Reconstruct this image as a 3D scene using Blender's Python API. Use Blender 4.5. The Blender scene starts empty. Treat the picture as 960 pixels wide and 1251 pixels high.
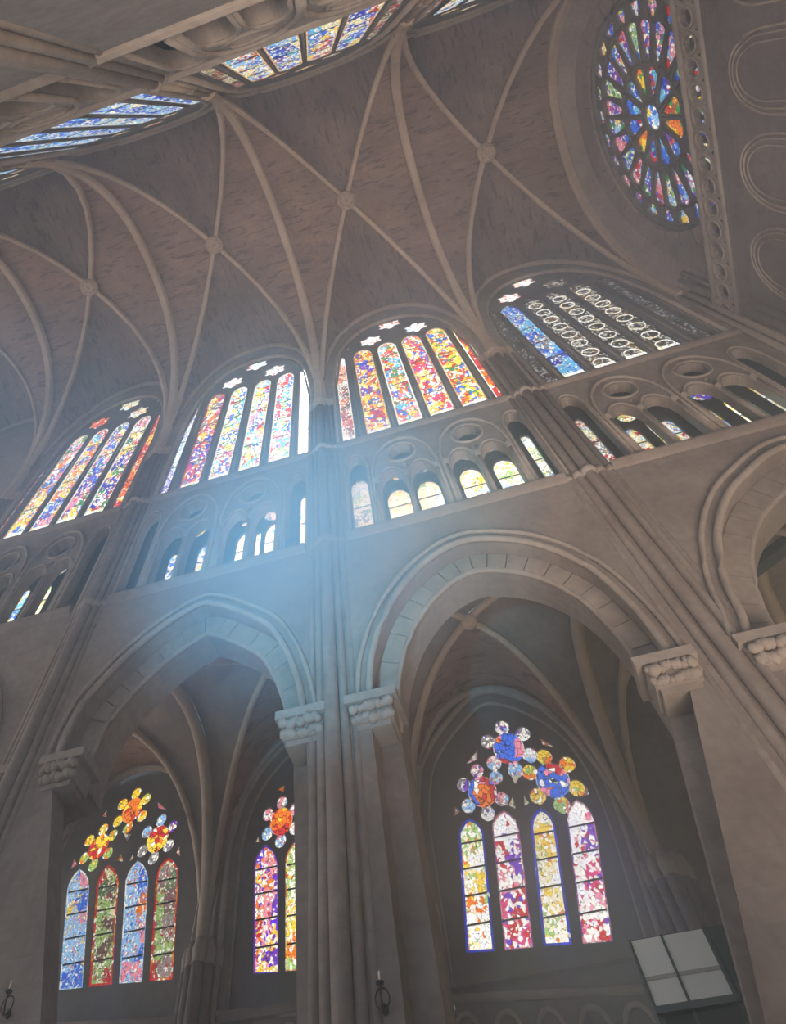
import bpy, bmesh, math, random
from mathutils import Vector, Matrix
from mathutils.geometry import delaunay_2d_cdt
R = random.Random(7)
PI = math.pi
C = bpy.context.scene.collection
sc = bpy.context.scene

# ------------------------------------------------------------ camera, world, light, exposure
ELEV, ROLL, HEAD, FPX, PX, PY = 1.2692, 0.0778, -0.4055, 713.0, 361.15, 363.36
fw = Vector((math.sin(HEAD) * math.cos(ELEV), math.cos(HEAD) * math.cos(ELEV), math.sin(ELEV)))
rt0 = Vector((math.cos(HEAD), -math.sin(HEAD), 0)); up0 = rt0.cross(fw)
rt = rt0 * math.cos(ROLL) + up0 * math.sin(ROLL); up = up0 * math.cos(ROLL) - rt0 * math.sin(ROLL)
cd = bpy.data.cameras.new('camera'); cam = bpy.data.objects.new('camera', cd); C.objects.link(cam)
m3 = Matrix((rt, up, -fw)).transposed(); cam.matrix_world = m3.to_4x4()
cd.sensor_fit = 'HORIZONTAL'; cd.sensor_width = 36; cd.lens = FPX / 960 * 36
cd.shift_x = (480 - PX) / 960; cd.shift_y = (PY - 625.5) / 960
cd.clip_start = .05; cd.clip_end = 200
sc.camera = cam
w = bpy.data.worlds.new('world'); sc.world = w; w.use_nodes = True
w.node_tree.nodes['Background'].inputs[0].default_value = (.75, .87, 1, 1)
w.node_tree.nodes['Background'].inputs[1].default_value = 1.0
sc.view_settings.view_transform = 'Standard'; sc.view_settings.look = 'None'
sc.view_settings.gamma = 1; sc.view_settings.exposure = 0.0
sc.cycles.use_denoising = True
sc.cycles.max_bounces = 8; sc.cycles.diffuse_bounces = 5; sc.cycles.volume_bounces = 0
sc.cycles.sample_clamp_indirect = 4

GLASS_CLEAR = .3          # share of daylight that passes straight through the coloured glass
sd = (fw + rt * ((345 - PX) / FPX) - up * ((575 - PY) / FPX)).normalized()     # the sun stands behind the second clerestory window
sl = bpy.data.lights.new('sun', 'SUN'); sl.energy = 150; sl.color = (.4, .7, 1.0); sl.angle = .42
so = bpy.data.objects.new('sun', sl); C.objects.link(so); so.rotation_euler = (sd).to_track_quat('Z', 'Y').to_euler()
hz = bpy.data.materials.new('haze'); hz.use_nodes = True; hn = hz.node_tree
hn.nodes.remove(hn.nodes['Principled BSDF']); vs = hn.nodes.new('ShaderNodeVolumeScatter'); vs.inputs['Density'].default_value = .013
vs.inputs['Color'].default_value = (.8, .9, 1, 1); vs.inputs['Anisotropy'].default_value = .5
hn.links.new(vs.outputs[0], hn.nodes['Material Output'].inputs['Volume'])
hme = bpy.data.meshes.new('haze'); hb = bmesh.new(); bmesh.ops.create_cube(hb, size=1)
for v_ in hb.verts: v_.co = Vector((-10 + 39 * v_.co.x, 6.2 + 17 * v_.co.y, 12.2 + 27 * v_.co.z))
hb.to_mesh(hme); hb.free(); hme.materials.append(hz)
ho = bpy.data.objects.new('haze', hme); C.objects.link(ho); ho['kind'] = 'stuff'; ho['label'] = 'thin bluish haze hanging in the air of the nave'; ho['category'] = 'haze'

def added_glow_haze(px, py, Y, rad, dens, col, g_):
    m = bpy.data.materials.new('added_glow_haze'); m.use_nodes = True; t = m.node_tree; t.nodes.remove(t.nodes['Principled BSDF'])
    v = t.nodes.new('ShaderNodeVolumeScatter'); v.inputs['Color'].default_value = (*col, 1); v.inputs['Anisotropy'].default_value = g_
    tc = t.nodes.new('ShaderNodeTexCoord'); gr = t.nodes.new('ShaderNodeTexGradient'); gr.gradient_type = 'QUADRATIC_SPHERE'
    mu = t.nodes.new('ShaderNodeMath'); mu.operation = 'MULTIPLY'; mu.inputs[1].default_value = dens
    t.links.new(tc.outputs['Object'], gr.inputs[0]); t.links.new(gr.outputs[1], mu.inputs[0]); t.links.new(mu.outputs[0], v.inputs['Density'])
    t.links.new(v.outputs[0], t.nodes['Material Output'].inputs['Volume'])
    me = bpy.data.meshes.new('haze'); b = bmesh.new(); bmesh.ops.create_icosphere(b, subdivisions=3, radius=1.05); b.to_mesh(me); b.free(); me.materials.append(m)
    o = bpy.data.objects.new('haze', me); C.objects.link(o)
    d = fw + rt * ((px - PX) / FPX) - up * ((py - PY) / FPX); o.location = d * (Y / d.y); o.scale = rad
    o['kind'] = 'stuff'; return o
hp_ = added_glow_haze(385, 630, 6.9, (5.4, 2.0, 4.8), .8, (.35, .7, 1.0), .0)  # added volume; the blue of the glow is put into its scatter colour
h3 = added_glow_haze(660, 1040, 13.0, (4.2, 1.9, 3.6), .45, (1, .97, .86), .3)  # added pale volume that gives the washed-out glow at this window
h3['label'] = 'pale haze added for the glow before the yellow-green and magenta window'; h3['category'] = 'haze'
hp_['label'] = 'blue-tinted haze added for the glow in front of the second clerestory window'; hp_['category'] = 'haze'

def lamp(name, loc, to, size, power, col, spread=PI):
    l = bpy.data.lights.new(name, 'AREA'); l.shape = 'RECTANGLE'; l.size, l.size_y = size
    l.energy = power; l.color = col; l.spread = spread
    o = bpy.data.objects.new(name, l); C.objects.link(o); o.location = loc
    o.rotation_euler = (Vector(to) - Vector(loc)).to_track_quat('-Z', 'Y').to_euler()
    return o
# added blue spot, out of view, to colour the haze and the wall opposite
bl = bpy.data.lights.new('blue_fill_spot', 'SPOT'); bl.energy = 20000; bl.color = (.1, .56, 1.0); bl.spot_size = math.radians(42); bl.spot_blend = 1.0; bl.shadow_soft_size = 0
blo = bpy.data.objects.new('blue_fill_spot', bl); C.objects.link(blo); blo.location = (-3.0, -1.2, 1.0)
blo.rotation_euler = (Vector((-2.7, 9, 12.0)) - blo.location).to_track_quat('-Z', 'Y').to_euler()
# added fill lamps, out of view, that brighten nave, vault, tower bay and aisle
lamp('fill_nave_west', (-30, 3.5, 7), (0, 5, 13), (9, 12), 2500, (1, .9, .8))
lamp('fill_vault', (3, 2, -1.2), (0, 6, 20), (10, 6), 1150, (1, .88, .76), 1.5)
lamp('fill_tower_bay', (9.2, 12.5, 3), (7, 12.5, 9), (1.2, 3), 150, (1, .9, .45))
lamp('fill_aisle', (-20, 12.6, 4), (0, 12.6, 8), (4, 6), 750, (1, .93, .86))

# ------------------------------------------------------------ helpers
def hity(px, py, Y):
    d = fw + rt * ((px - PX) / FPX) - up * ((py - PY) / FPX); d = d * (Y / d.y); return (d.x, d.z)
def hitx(px, py, X):
    d = fw + rt * ((px - PX) / FPX) - up * ((py - PY) / FPX); d = d * (X / d.x); return (d.y, d.z)
def obj(name, bm, mat, parent=None, smooth=False, **kw):
    if isinstance(bm, bpy.types.Mesh): me = bm
    else:
        bmesh.ops.recalc_face_normals(bm, faces=bm.faces)
        me = bpy.data.meshes.new(name); bm.to_mesh(me); bm.free()
        if mat: me.materials.append(mat)
        if smooth:
            for p in me.polygons: p.use_smooth = True
    o = bpy.data.objects.new(name, me); C.objects.link(o)
    if parent: o.parent = parent
    for k, v in kw.items(): o[k] = v
    return o
def empty(name, **kw):
    o = bpy.data.objects.new(name, None); C.objects.link(o); o.empty_display_size = .2
    for k, v in kw.items(): o[k] = v
    return o
def NB(): return bmesh.new()
def FY(Y, s=1): return lambda a, b, d: Vector((a, Y + s * d, b))      # a wall facing the nave across Y
def FX(X, s=1): return lambda a, b, d: Vector((X + s * d, a, b))
def inside(p, l):
    r = False; x, y = p; n = len(l); j = n - 1
    for i in range(n):
        if (l[i][1] > y) != (l[j][1] > y) and x < (l[j][0] - l[i][0]) * (y - l[i][1]) / (l[j][1] - l[i][1]) + l[i][0]: r = not r
        j = i
    return r
def plate(bm, outer, holes, fr, d0, d1):
    """a slab with openings, cut from a 2-D outline and given real thickness"""
    pts, ed = [], []
    for l in [outer] + list(holes):
        s = len(pts); pts += [Vector(p) for p in l]; ed += [(s + i, s + (i+1) % len(l)) for i in range(len(l))]
    V, _, T, _, _, _ = delaunay_2d_cdt(pts, ed, [], 0, 1e-5)
    bbs = [(min(p[0] for p in l), max(p[0] for p in l), min(p[1] for p in l), max(p[1] for p in l), l) for l in holes]
    keep = []
    for t in T:
        c = (V[t[0]] + V[t[1]] + V[t[2]]) / 3
        if not inside(c, outer): continue
        if any(a <= c.x <= b and e <= c.y <= f and inside(c, l) for a, b, e, f, l in bbs): continue
        keep.append(t)
    used = sorted({i for t in keep for i in t})
    F = {i: bm.verts.new(fr(V[i].x, V[i].y, d0)) for i in used}; K = {i: bm.verts.new(fr(V[i].x, V[i].y, d1)) for i in used}
    cnt = {}
    for t in keep:
        bm.faces.new([F[i] for i in t]); bm.faces.new([K[i] for i in reversed(t)])
        for k in range(3):
            e = (t[k], t[(k+1) % 3]); cnt[e] = 1
    for (a, b) in cnt:
        if (b, a) not in cnt:
            bm.faces.new((F[b], F[a], K[a], K[b]))
    return bm
def box(bm, a, b):
    x0, y0, z0 = a; x1, y1, z1 = b
    v = [bm.verts.new(p) for p in ((x0,y0,z0),(x1,y0,z0),(x1,y1,z0),(x0,y1,z0),(x0,y0,z1),(x1,y0,z1),(x1,y1,z1),(x0,y1,z1))]
    for q in ((0,3,2,1),(4,5,6,7),(0,1,5,4),(1,2,6,5),(2,3,7,6),(3,0,4,7)): bm.faces.new([v[i] for i in q])
    return bm
def tube(bm, pts, r, n=8, closed=False, ref=None, sq=1.0):
    """a round bar along a path; r may be a list"""
    pts = [Vector(p) for p in pts]; N = len(pts); rings = []
    ref = Vector(ref) if ref else None
    for i, p in enumerate(pts):
        if closed: t = pts[(i + 1) % N] - pts[i - 1]
        else: t = pts[min(i + 1, N - 1)] - pts[max(i - 1, 0)]
        t.normalize()
        u = ref or (Vector((0, 0, 1)) if abs(t.z) < .9 else Vector((0, 1, 0)))
        x = t.cross(u).normalized(); y = x.cross(t).normalized()
        rr = r[i] if isinstance(r, (list, tuple)) else r
        rings.append([bm.verts.new(p + x * rr * math.cos(2*PI*k/n + PI/n) + y * rr * sq * math.sin(2*PI*k/n + PI/n)) for k in range(n)])
    for i in range(N if closed else N - 1):
        A, B = rings[i], rings[(i + 1) % N]
        for k in range(n): bm.faces.new((A[k], A[(k+1) % n], B[(k+1) % n], B[k]))
    if not closed: bm.faces.new(rings[0][::-1]); bm.faces.new(rings[-1])
    return bm
def lathe(bm, c, prof, n=16, ax='z'):
    rings = []
    for r, h in prof:
        rings.append([bm.verts.new((c[0] + r*math.cos(2*PI*k/n), c[1] + r*math.sin(2*PI*k/n), c[2] + h)) for k in range(n)])
    for A, B in zip(rings, rings[1:]):
        for k in range(n): bm.faces.new((A[k], A[(k+1) % n], B[(k+1) % n], B[k]))
    bm.faces.new(rings[0][::-1]); bm.faces.new(rings[-1])
    return bm
def lancet(x, w, zb, zt, k=.9, n=6):
    """closed outline of a pointed light: k = height of the head in widths"""
    h = min(w * k, zt - zb - .01); zs = zt - h; o = [(x - w/2, zb), (x + w/2, zb)]
    for i in range(n + 1):
        t = i / n; o.append((x + w/2 * (1 - t ** 1.7), zs + h * math.sin(t * PI/2) ** .95))
    for i in range(n - 1, -1, -1):
        t = i / n; o.append((x - w/2 * (1 - t ** 1.7), zs + h * math.sin(t * PI/2) ** .95))
    return o
def circ(cx, cy, r, n=16, ph=0): return [(cx + r*math.cos(2*PI*k/n+ph), cy + r*math.sin(2*PI*k/n+ph)) for k in range(n)]
def foil(cx, cy, r, lobes=6, n=5, ph=0, depth=.62):
    out = []
    rl = r * (1 - depth) / 1.0; rc = r - rl
    for L in range(lobes):
        a = ph + 2*PI*L/lobes; mx, my = cx + rc*math.cos(a), cy + rc*math.sin(a)
        for i in range(n):
            b = a + (-.5 + i/(n-1)) * PI * 1.05
            out.append((mx + rl*math.cos(b), my + rl*math.sin(b)))
    return out
def inset(poly, d):
    n = len(poly); out = []
    area = sum(poly[i][0]*poly[(i+1)%n][1] - poly[(i+1)%n][0]*poly[i][1] for i in range(n)); s = 1 if area > 0 else -1
    for i in range(n):
        p0, p, p1 = Vector(poly[i-1]), Vector(poly[i]), Vector(poly[(i+1) % n])
        e0, e1 = (p - p0), (p1 - p)
        if e0.length < 1e-6 or e1.length < 1e-6: out.append(tuple(p)); continue
        n0 = Vector((-e0.y, e0.x)).normalized() * s; n1 = Vector((-e1.y, e1.x)).normalized() * s
        m = n0 + n1
        m = m / max(.5, m.length_squared / 2) if m.length > 1e-6 else n0
        q = p + m * d; out.append((q.x, q.y))
    return out
def clip(poly, lo, hi):
    for lim, sg in ((lo, 1), (hi, -1)):
        out = []
        for i in range(len(poly)):
            a, b = poly[i], poly[(i+1) % len(poly)]
            ia, ib = sg*(a[1]-lim) >= 0, sg*(b[1]-lim) >= 0
            if ia: out.append(a)
            if ia != ib:
                t = (lim - a[1]) / (b[1] - a[1]); out.append((a[0] + (b[0]-a[0])*t, lim))
        poly = out
        if len(poly) < 3: return []
    return poly

# ------------------------------------------------------------ materials
def lin(c): return tuple((x/255/12.92 if x/255 <= .04045 else ((x/255+.055)/1.055) ** 2.4) for x in c) + (1,)
def nodes(name):
    m = bpy.data.materials.new(name); m.use_nodes = True; nt = m.node_tree
    return m, nt, nt.nodes['Principled BSDF'], nt.nodes.new, nt.links.new
def stone(name, c1, c2, blocks=None, axes='xz', rough=.9, stain=.35, bump=.25, mortar=.75, streak=None, bw=.62, bh=.3):
    m, nt, bs, N, L = nodes(name)
    tc = N('ShaderNodeTexCoord'); co = tc.outputs['Object']
    n1 = N('ShaderNodeTexNoise'); n1.inputs['Scale'].default_value = .55; n1.inputs['Detail'].default_value = 7; n1.inputs['Roughness'].default_value = .65; L(co, n1.inputs['Vector'])
    n2 = N('ShaderNodeTexNoise'); n2.inputs['Scale'].default_value = 7; n2.inputs['Detail'].default_value = 6; L(co, n2.inputs['Vector'])
    r1 = N('ShaderNodeValToRGB'); r1.color_ramp.elements[0].position = .33; r1.color_ramp.elements[1].position = .68
    r1.color_ramp.elements[0].color = lin(c1); r1.color_ramp.elements[1].color = lin(c2); L(n1.outputs[0], r1.inputs[0])
    cur = r1.outputs[0]
    mx = N('ShaderNodeMixRGB'); mx.blend_type = 'MULTIPLY'; mx.inputs[0].default_value = stain
    r2 = N('ShaderNodeValToRGB'); r2.color_ramp.elements[0].position = .3; r2.color_ramp.elements[1].position = .6
    r2.color_ramp.elements[0].color = (.45, .42, .4, 1); r2.color_ramp.elements[1].color = (1, 1, 1, 1)
    L(n2.outputs[0], r2.inputs[0]); L(cur, mx.inputs[1]); L(r2.outputs[0], mx.inputs[2]); cur = mx.outputs[0]
    h = n2.outputs[0]
    if blocks:
        sp = N('ShaderNodeSeparateXYZ'); cb = N('ShaderNodeCombineXYZ'); L(co, sp.inputs[0])
        L(sp.outputs['xyz'.index(axes[0])], cb.inputs[0]); L(sp.outputs['xyz'.index(axes[1])], cb.inputs[1])
        br = N('ShaderNodeTexBrick'); br.offset = .5; br.inputs['Scale'].default_value = 1; br.inputs['Mortar Size'].default_value = .012
        br.inputs['Brick Width'].default_value = bw; br.inputs['Row Height'].default_value = bh; br.inputs['Bias'].default_value = 0
        br.inputs['Color1'].default_value = (1, 1, 1, 1); br.inputs['Color2'].default_value = (.72, .7, .7, 1); br.inputs['Mortar'].default_value = (mortar, mortar*.97, mortar*.95, 1)
        L(cb.outputs[0], br.inputs[0])
        m2 = N('ShaderNodeMixRGB'); m2.blend_type = 'MULTIPLY'; m2.inputs[0].default_value = blocks; L(cur, m2.inputs[1]); L(br.outputs[0], m2.inputs[2]); cur = m2.outputs[0]
    if streak:
        mp = N('ShaderNodeMapping'); mp.inputs['Scale'].default_value = streak; L(co, mp.inputs[0])
        n3 = N('ShaderNodeTexNoise'); n3.inputs['Scale'].default_value = 1; n3.inputs['Detail'].default_value = 5; n3.inputs['Distortion'].default_value = .8; L(mp.outputs[0], n3.inputs['Vector'])
        r3 = N('ShaderNodeValToRGB'); r3.color_ramp.elements[0].position = .38; r3.color_ramp.elements[1].position = .44
        r3.color_ramp.elements[0].color = (.3, .27, .27, 1); r3.color_ramp.elements[1].color = (1, 1, 1, 1); L(n3.outputs[0], r3.inputs[0])
        m4 = N('ShaderNodeMixRGB'); m4.blend_type = 'MULTIPLY'; m4.inputs[0].default_value = .75; L(cur, m4.inputs[1]); L(r3.outputs[0], m4.inputs[2]); cur = m4.outputs[0]
    L(cur, bs.inputs['Base Color']); bs.inputs['Roughness'].default_value = rough
    bs.inputs['Specular IOR Level'].default_value = .2
    b = N('ShaderNodeBump'); b.inputs['Strength'].default_value = bump; b.inputs['Distance'].default_value = .03; L(h, b.inputs['Height']); L(b.outputs[0], bs.inputs['Normal'])
    return m
def plain(name, c, rough=.6, metal=0, emit=None, es=1):
    m, nt, bs, N, L = nodes(name)
    bs.inputs['Base Color'].default_value = lin(c); bs.inputs['Roughness'].default_value = rough; bs.inputs['Metallic'].default_value = metal
    if emit: bs.inputs['Emission Color'].default_value = lin(emit); bs.inputs['Emission Strength'].default_value = es
    return m
def glass(name, cols, strength=1.2, coarse=2.6, fine=9, white=.3, lead=.04, high=(255, 252, 240), squash=1.0, leadc=(30, 25, 25)):
    """stained glass lit from outside: cells of colour, small bright pieces, dark leads"""
    fine *= 1.75
    m, nt, bs, N, L = nodes(name)
    tc = N('ShaderNodeTexCoord'); mp = N('ShaderNodeMapping'); L(tc.outputs['Object'], mp.inputs[0]); mp.inputs['Scale'].default_value = (1, 1, squash)
    nz = N('ShaderNodeTexNoise'); nz.inputs['Scale'].default_value = fine * .5; L(mp.outputs[0], nz.inputs['Vector'])
    ad = N('ShaderNodeMixRGB'); ad.blend_type = 'ADD'; ad.inputs[0].default_value = .12; L(mp.outputs[0], ad.inputs[1]); L(nz.outputs['Color'], ad.inputs[2])
    def vor(sc_, feat):
        v = N('ShaderNodeTexVoronoi'); v.feature = feat; v.inputs['Scale'].default_value = sc_; L(ad.outputs[0], v.inputs['Vector']); return v
    def ramp(val, cs):
        r = N('ShaderNodeValToRGB'); r.color_ramp.interpolation = 'CONSTANT'
        while len(r.color_ramp.elements) < len(cs): r.color_ramp.elements.new(.5)
        for i, c in enumerate(cs): r.color_ramp.elements[i].position = i / len(cs); r.color_ramp.elements[i].color = lin(c)
        L(val, r.inputs[0]); return r.outputs[0]
    vc = vor(coarse, 'F1'); sx = N('ShaderNodeSeparateColor'); L(vc.outputs['Color'], sx.inputs[0]); base = ramp(sx.outputs[0], cols)
    vf = vor(fine, 'F1'); sf = N('ShaderNodeSeparateColor'); L(vf.outputs['Color'], sf.inputs[0]); small = ramp(sf.outputs[1], cols[::-1])
    t1 = N('ShaderNodeMath'); t1.operation = 'LESS_THAN'; L(sf.outputs[0], t1.inputs[0]); t1.inputs[1].default_value = .26
    a = N('ShaderNodeMixRGB'); L(t1.outputs[0], a.inputs[0]); L(base, a.inputs[1]); L(small, a.inputs[2])
    t2 = N('ShaderNodeMath'); t2.operation = 'LESS_THAN'; L(sf.outputs[2], t2.inputs[0]); t2.inputs[1].default_value = white
    b = N('ShaderNodeMixRGB'); L(t2.outputs[0], b.inputs[0]); L(a.outputs[0], b.inputs[1]); b.inputs[2].default_value = lin(high)
    ve = vor(fine, 'DISTANCE_TO_EDGE'); t3 = N('ShaderNodeMath'); t3.operation = 'LESS_THAN'; L(ve.outputs['Distance'], t3.inputs[0]); t3.inputs[1].default_value = lead
    c = N('ShaderNodeMixRGB'); L(t3.outputs[0], c.inputs[0]); L(b.outputs[0], c.inputs[1]); c.inputs[2].default_value = lin(leadc)
    bs.inputs['Base Color'].default_value = (.02, .02, .02, 1); bs.inputs['Roughness'].default_value = .25
    L(c.outputs[0], bs.inputs['Emission Color']); bs.inputs['Emission Strength'].default_value = strength
    tr = N('ShaderNodeBsdfTransparent'); L(c.outputs[0], tr.inputs[0]); mxs = N('ShaderNodeMixShader'); mxs.inputs[0].default_value = 1 - GLASS_CLEAR
    L(tr.outputs[0], mxs.inputs[1]); L(bs.outputs[0], mxs.inputs[2]); L(mxs.outputs[0], nt.nodes['Material Output'].inputs[0])
    return m

S_wall = stone('ashlar_limestone', (128, 112, 104), (158, 142, 132), .35, 'xz')
S_end = stone('ashlar_end_wall', (128, 112, 106), (160, 144, 136), .4, 'yz', bw=.7, bh=.42)
S_rib = stone('rib_limestone', (150, 128, 112), (178, 156, 138), stain=.25)
S_trim = stone('carved_limestone', (140, 124, 114), (168, 152, 140), stain=.3)
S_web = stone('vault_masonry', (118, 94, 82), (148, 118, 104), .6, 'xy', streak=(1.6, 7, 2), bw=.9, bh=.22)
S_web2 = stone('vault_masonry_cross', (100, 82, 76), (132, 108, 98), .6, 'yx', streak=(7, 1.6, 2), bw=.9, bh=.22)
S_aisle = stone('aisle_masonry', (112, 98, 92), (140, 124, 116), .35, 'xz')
S_shade = stone('shaded_passage_stone', (62, 56, 54), (82, 74, 72), stain=.3)  # passage stone darkened: the shade of the unlit recess is in its colour
S_floor = stone('floor_slabs', (110, 100, 92), (135, 124, 114), .5, 'xy', bw=.9, bh=.9)
M_frame = stone('tracery_stone', (96, 88, 86), (124, 114, 110), stain=.25)
M_bar = plain('lead_bar', (40, 38, 38), .6)
M_sunlit_sill = stone('sunlit_sill_limestone', (190, 185, 180), (215, 210, 205), stain=.1)  # paler than the walls: sunlight on the sills is put into the colour

RED, ORG, YEL, GRN, CYN, BLU, DBL, VIO, MAG, WHT = (205,40,45), (240,130,30), (250,215,60), (60,150,80), (110,200,235), (55,115,225), (35,50,180), (120,60,190), (225,60,130), (250,250,250)
PNK, SKY, CRM, LGR, BRN, GRY = (240,150,170), (160,205,245), (250,238,190), (170,205,120), (120,80,60), (150,145,150)
G = {}
def g(key):
    if key not in G:
        P = {
        'w1a': dict(cols=[RED,PNK,GRY,RED,VIO,BRN], strength=.9, white=.15), 'w1b': dict(cols=[YEL,GRN,PNK,WHT,BLU,ORG], strength=1.3), 'w1c': dict(cols=[CYN,RED,BLU,ORG,YEL,PNK], strength=1.3),
        'w1d': dict(cols=[DBL,RED,YEL,GRN,PNK,BLU], strength=1.4), 'w1e': dict(cols=[RED,PNK,YEL,DBL,GRN,WHT], strength=1.4), 'w1f': dict(cols=[RED,ORG,YEL,RED], strength=1.3, white=.15),
        'w2n': dict(cols=[GRY,SKY,VIO,WHT], strength=1.6, white=.5, fine=14), 'w2a': dict(cols=[RED,YEL,DBL,VIO,MAG,ORG,GRY], strength=1.7, coarse=3.5, fine=7), 'w2b': dict(cols=[CYN,RED,YEL,GRN,BLU,PNK], strength=2.2, white=.38, coarse=3.5, fine=7.5),
        'w2c': dict(cols=[BLU,RED,YEL,LGR,PNK,CYN], strength=2.5, white=.38, coarse=3.5, fine=7.5), 'w2d': dict(cols=[RED,BLU,PNK,LGR,CYN,RED], strength=2.5, white=.42, fine=7.5), 'w2w': dict(cols=[WHT,CRM,WHT,WHT], strength=7, white=.7, lead=.02),
        'w3n': dict(cols=[RED,ORG,BRN,WHT], strength=1.2, white=.3, fine=12), 'w3a': dict(cols=[YEL,RED,ORG,VIO,YEL,BLU,BRN], strength=1.5, white=.2, coarse=4.2, fine=7), 'w3b': dict(cols=[YEL,CYN,RED,PNK,ORG,GRN,BLU], strength=1.6, white=.25, coarse=4, fine=7),
        'w3c': dict(cols=[RED,MAG,BLU,YEL,ORG,CRM], strength=1.6, white=.22, coarse=4, fine=7), 'w3d': dict(cols=[ORG,RED,YEL,GRN,BLU,YEL], strength=1.6, white=.2, coarse=4, fine=7), 'w3f': dict(cols=[ORG,RED,ORG,RED,YEL], strength=1.5, white=.08, fine=7),
        'w4b': dict(cols=[BLU,DBL,SKY,BLU,CYN,GRY], strength=1.2, white=.25), 'w4s': dict(cols=[(62,56,54),(90,80,72),(72,66,60),(150,115,60),(50,48,50),(110,90,80)], strength=1.1, white=.36, fine=8, high=(215,210,200), lead=.07), 'w4n': dict(cols=[(60,56,56),(75,70,68),(66,60,62)], strength=1, white=.22, fine=11, high=(180,175,175)),
        'tri_y': dict(cols=[CRM,YEL,WHT,CRM,SKY,CRM,LGR], strength=2.2, white=.5, fine=8, lead=.03), 'tri_w': dict(cols=[WHT,SKY,CRM,CYN,WHT], strength=4.5, white=.6, fine=8, lead=.02), 'tri_c': dict(cols=[CYN,SKY,WHT,BLU,YEL,CYN], strength=2.0, white=.4), 'tri_g': dict(cols=[LGR,CRM,GRY,WHT,SKY], strength=1.6, white=.4, fine=13), 'tri_m': dict(cols=[SKY,WHT,RED,CRM,YEL,GRY], strength=1.2, white=.35, fine=12),
        'opp_c': dict(cols=[SKY,BLU,CYN,BLU,SKY,CRM,DBL], strength=1.3, white=.3, fine=8), 'opp_b': dict(cols=[BLU,SKY,DBL,YEL,CYN,BLU,RED,CRM], strength=1.3, white=.3, fine=8), 'opp_n': dict(cols=[RED,BRN,(150,90,60),CRM], strength=.7, white=.25, fine=12),
        'ros1': dict(cols=[BLU,PNK,GRN,SKY,VIO,YEL], strength=1.0, white=.18, fine=7), 'ros2': dict(cols=[PNK,RED,BLU,VIO,PNK,SKY], strength=1.0, white=.15, fine=7), 'ros3': dict(cols=[GRN,SKY,LGR,BLU,CRM,DBL], strength=1.0, white=.18, fine=7),
        'ros4': dict(cols=[BLU,CYN,DBL,RED,BLU], strength=1.1, white=.12, fine=5), 'ros5': dict(cols=[ORG,YEL,RED,ORG,GRN], strength=1.2, white=.1, fine=5), 'ros6': dict(cols=[DBL,VIO,BLU,WHT,RED], strength=1.0, white=.15, fine=8), 'rosc': dict(cols=[SKY,WHT,BLU,YEL], strength=1.4, white=.3, fine=6),
        'l1': dict(cols=[SKY,BLU,(140,190,210),PNK,SKY,YEL], strength=.95, white=.15, fine=15), 'l2': dict(cols=[LGR,(90,130,90),(120,90,80),(130,170,140),CRM,RED], strength=.8, white=.15, fine=15), 'l3': dict(cols=[BLU,SKY,SKY,(110,160,240),ORG,PNK], strength=1, white=.18, fine=15), 'l4': dict(cols=[(110,150,110),LGR,(140,110,110),(170,150,150),CRM,RED], strength=.85, white=.15, fine=15),
        'm1': dict(cols=[VIO,(100,40,230),PNK,ORG,YEL,RED], strength=1.2, white=.35, fine=11, lead=.03), 'm2': dict(cols=[YEL,ORG,CRM,RED,LGR,CRM], strength=1.3, white=.35, fine=11, lead=.03),
        'r1': dict(cols=[CRM,LGR,YEL,CRM,WHT,ORG], strength=1.9, white=.36, fine=10, lead=.03), 'r2': dict(cols=[MAG,WHT,WHT,RED,VIO,PNK], strength=1.9, white=.42, fine=9, lead=.03), 'fr': dict(cols=[RED,ORG,YEL,RED,ORG], strength=1.3, white=.1, fine=6), 'fb': dict(cols=[BLU,RED,ORG,BLU,PNK], strength=1.3, white=.12, fine=5),
        'fy': dict(cols=[YEL,ORG,YEL,LGR,YEL], strength=1.2, white=.1, fine=8), 'fp': dict(cols=[VIO,PNK,GRY,SKY,WHT], strength=1.1, white=.3, fine=9), 'fc': dict(cols=[CYN,GRY,SKY,PNK], strength=1.0, white=.3, fine=9), 'sm': dict(cols=[GRY,PNK,CRM,ORG], strength=.8, white=.3, fine=9), 'topw': dict(cols=[WHT,SKY,PNK,RED,WHT], strength=2, white=.55, fine=7), 'topy': dict(cols=[YEL,CRM,ORG,LGR,WHT], strength=1.4, white=.4, fine=7),
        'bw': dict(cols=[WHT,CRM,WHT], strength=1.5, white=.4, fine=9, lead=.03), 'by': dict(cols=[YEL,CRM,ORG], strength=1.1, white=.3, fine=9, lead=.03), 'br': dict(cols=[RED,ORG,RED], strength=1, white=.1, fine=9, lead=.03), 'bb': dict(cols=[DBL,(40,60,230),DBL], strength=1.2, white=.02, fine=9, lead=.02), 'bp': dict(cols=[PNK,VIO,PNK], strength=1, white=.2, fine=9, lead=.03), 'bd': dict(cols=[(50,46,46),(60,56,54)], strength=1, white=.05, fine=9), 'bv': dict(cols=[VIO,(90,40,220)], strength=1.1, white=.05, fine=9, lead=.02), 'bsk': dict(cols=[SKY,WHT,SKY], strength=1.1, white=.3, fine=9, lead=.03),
        }[key]
        if key[0] in 'w': P['squash'] = .7
        if key[:3] == 'opp': P['squash'] = .4
        if key[0] in 'lm' or key[:2] in ('w1', 'w3') or key in ('fr', 'fb', 'fy', 'fp', 'fc'): P['strength'] *= 1.25
        G[key] = glass('stained_glass_' + key, **P)
    return G[key]

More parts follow.
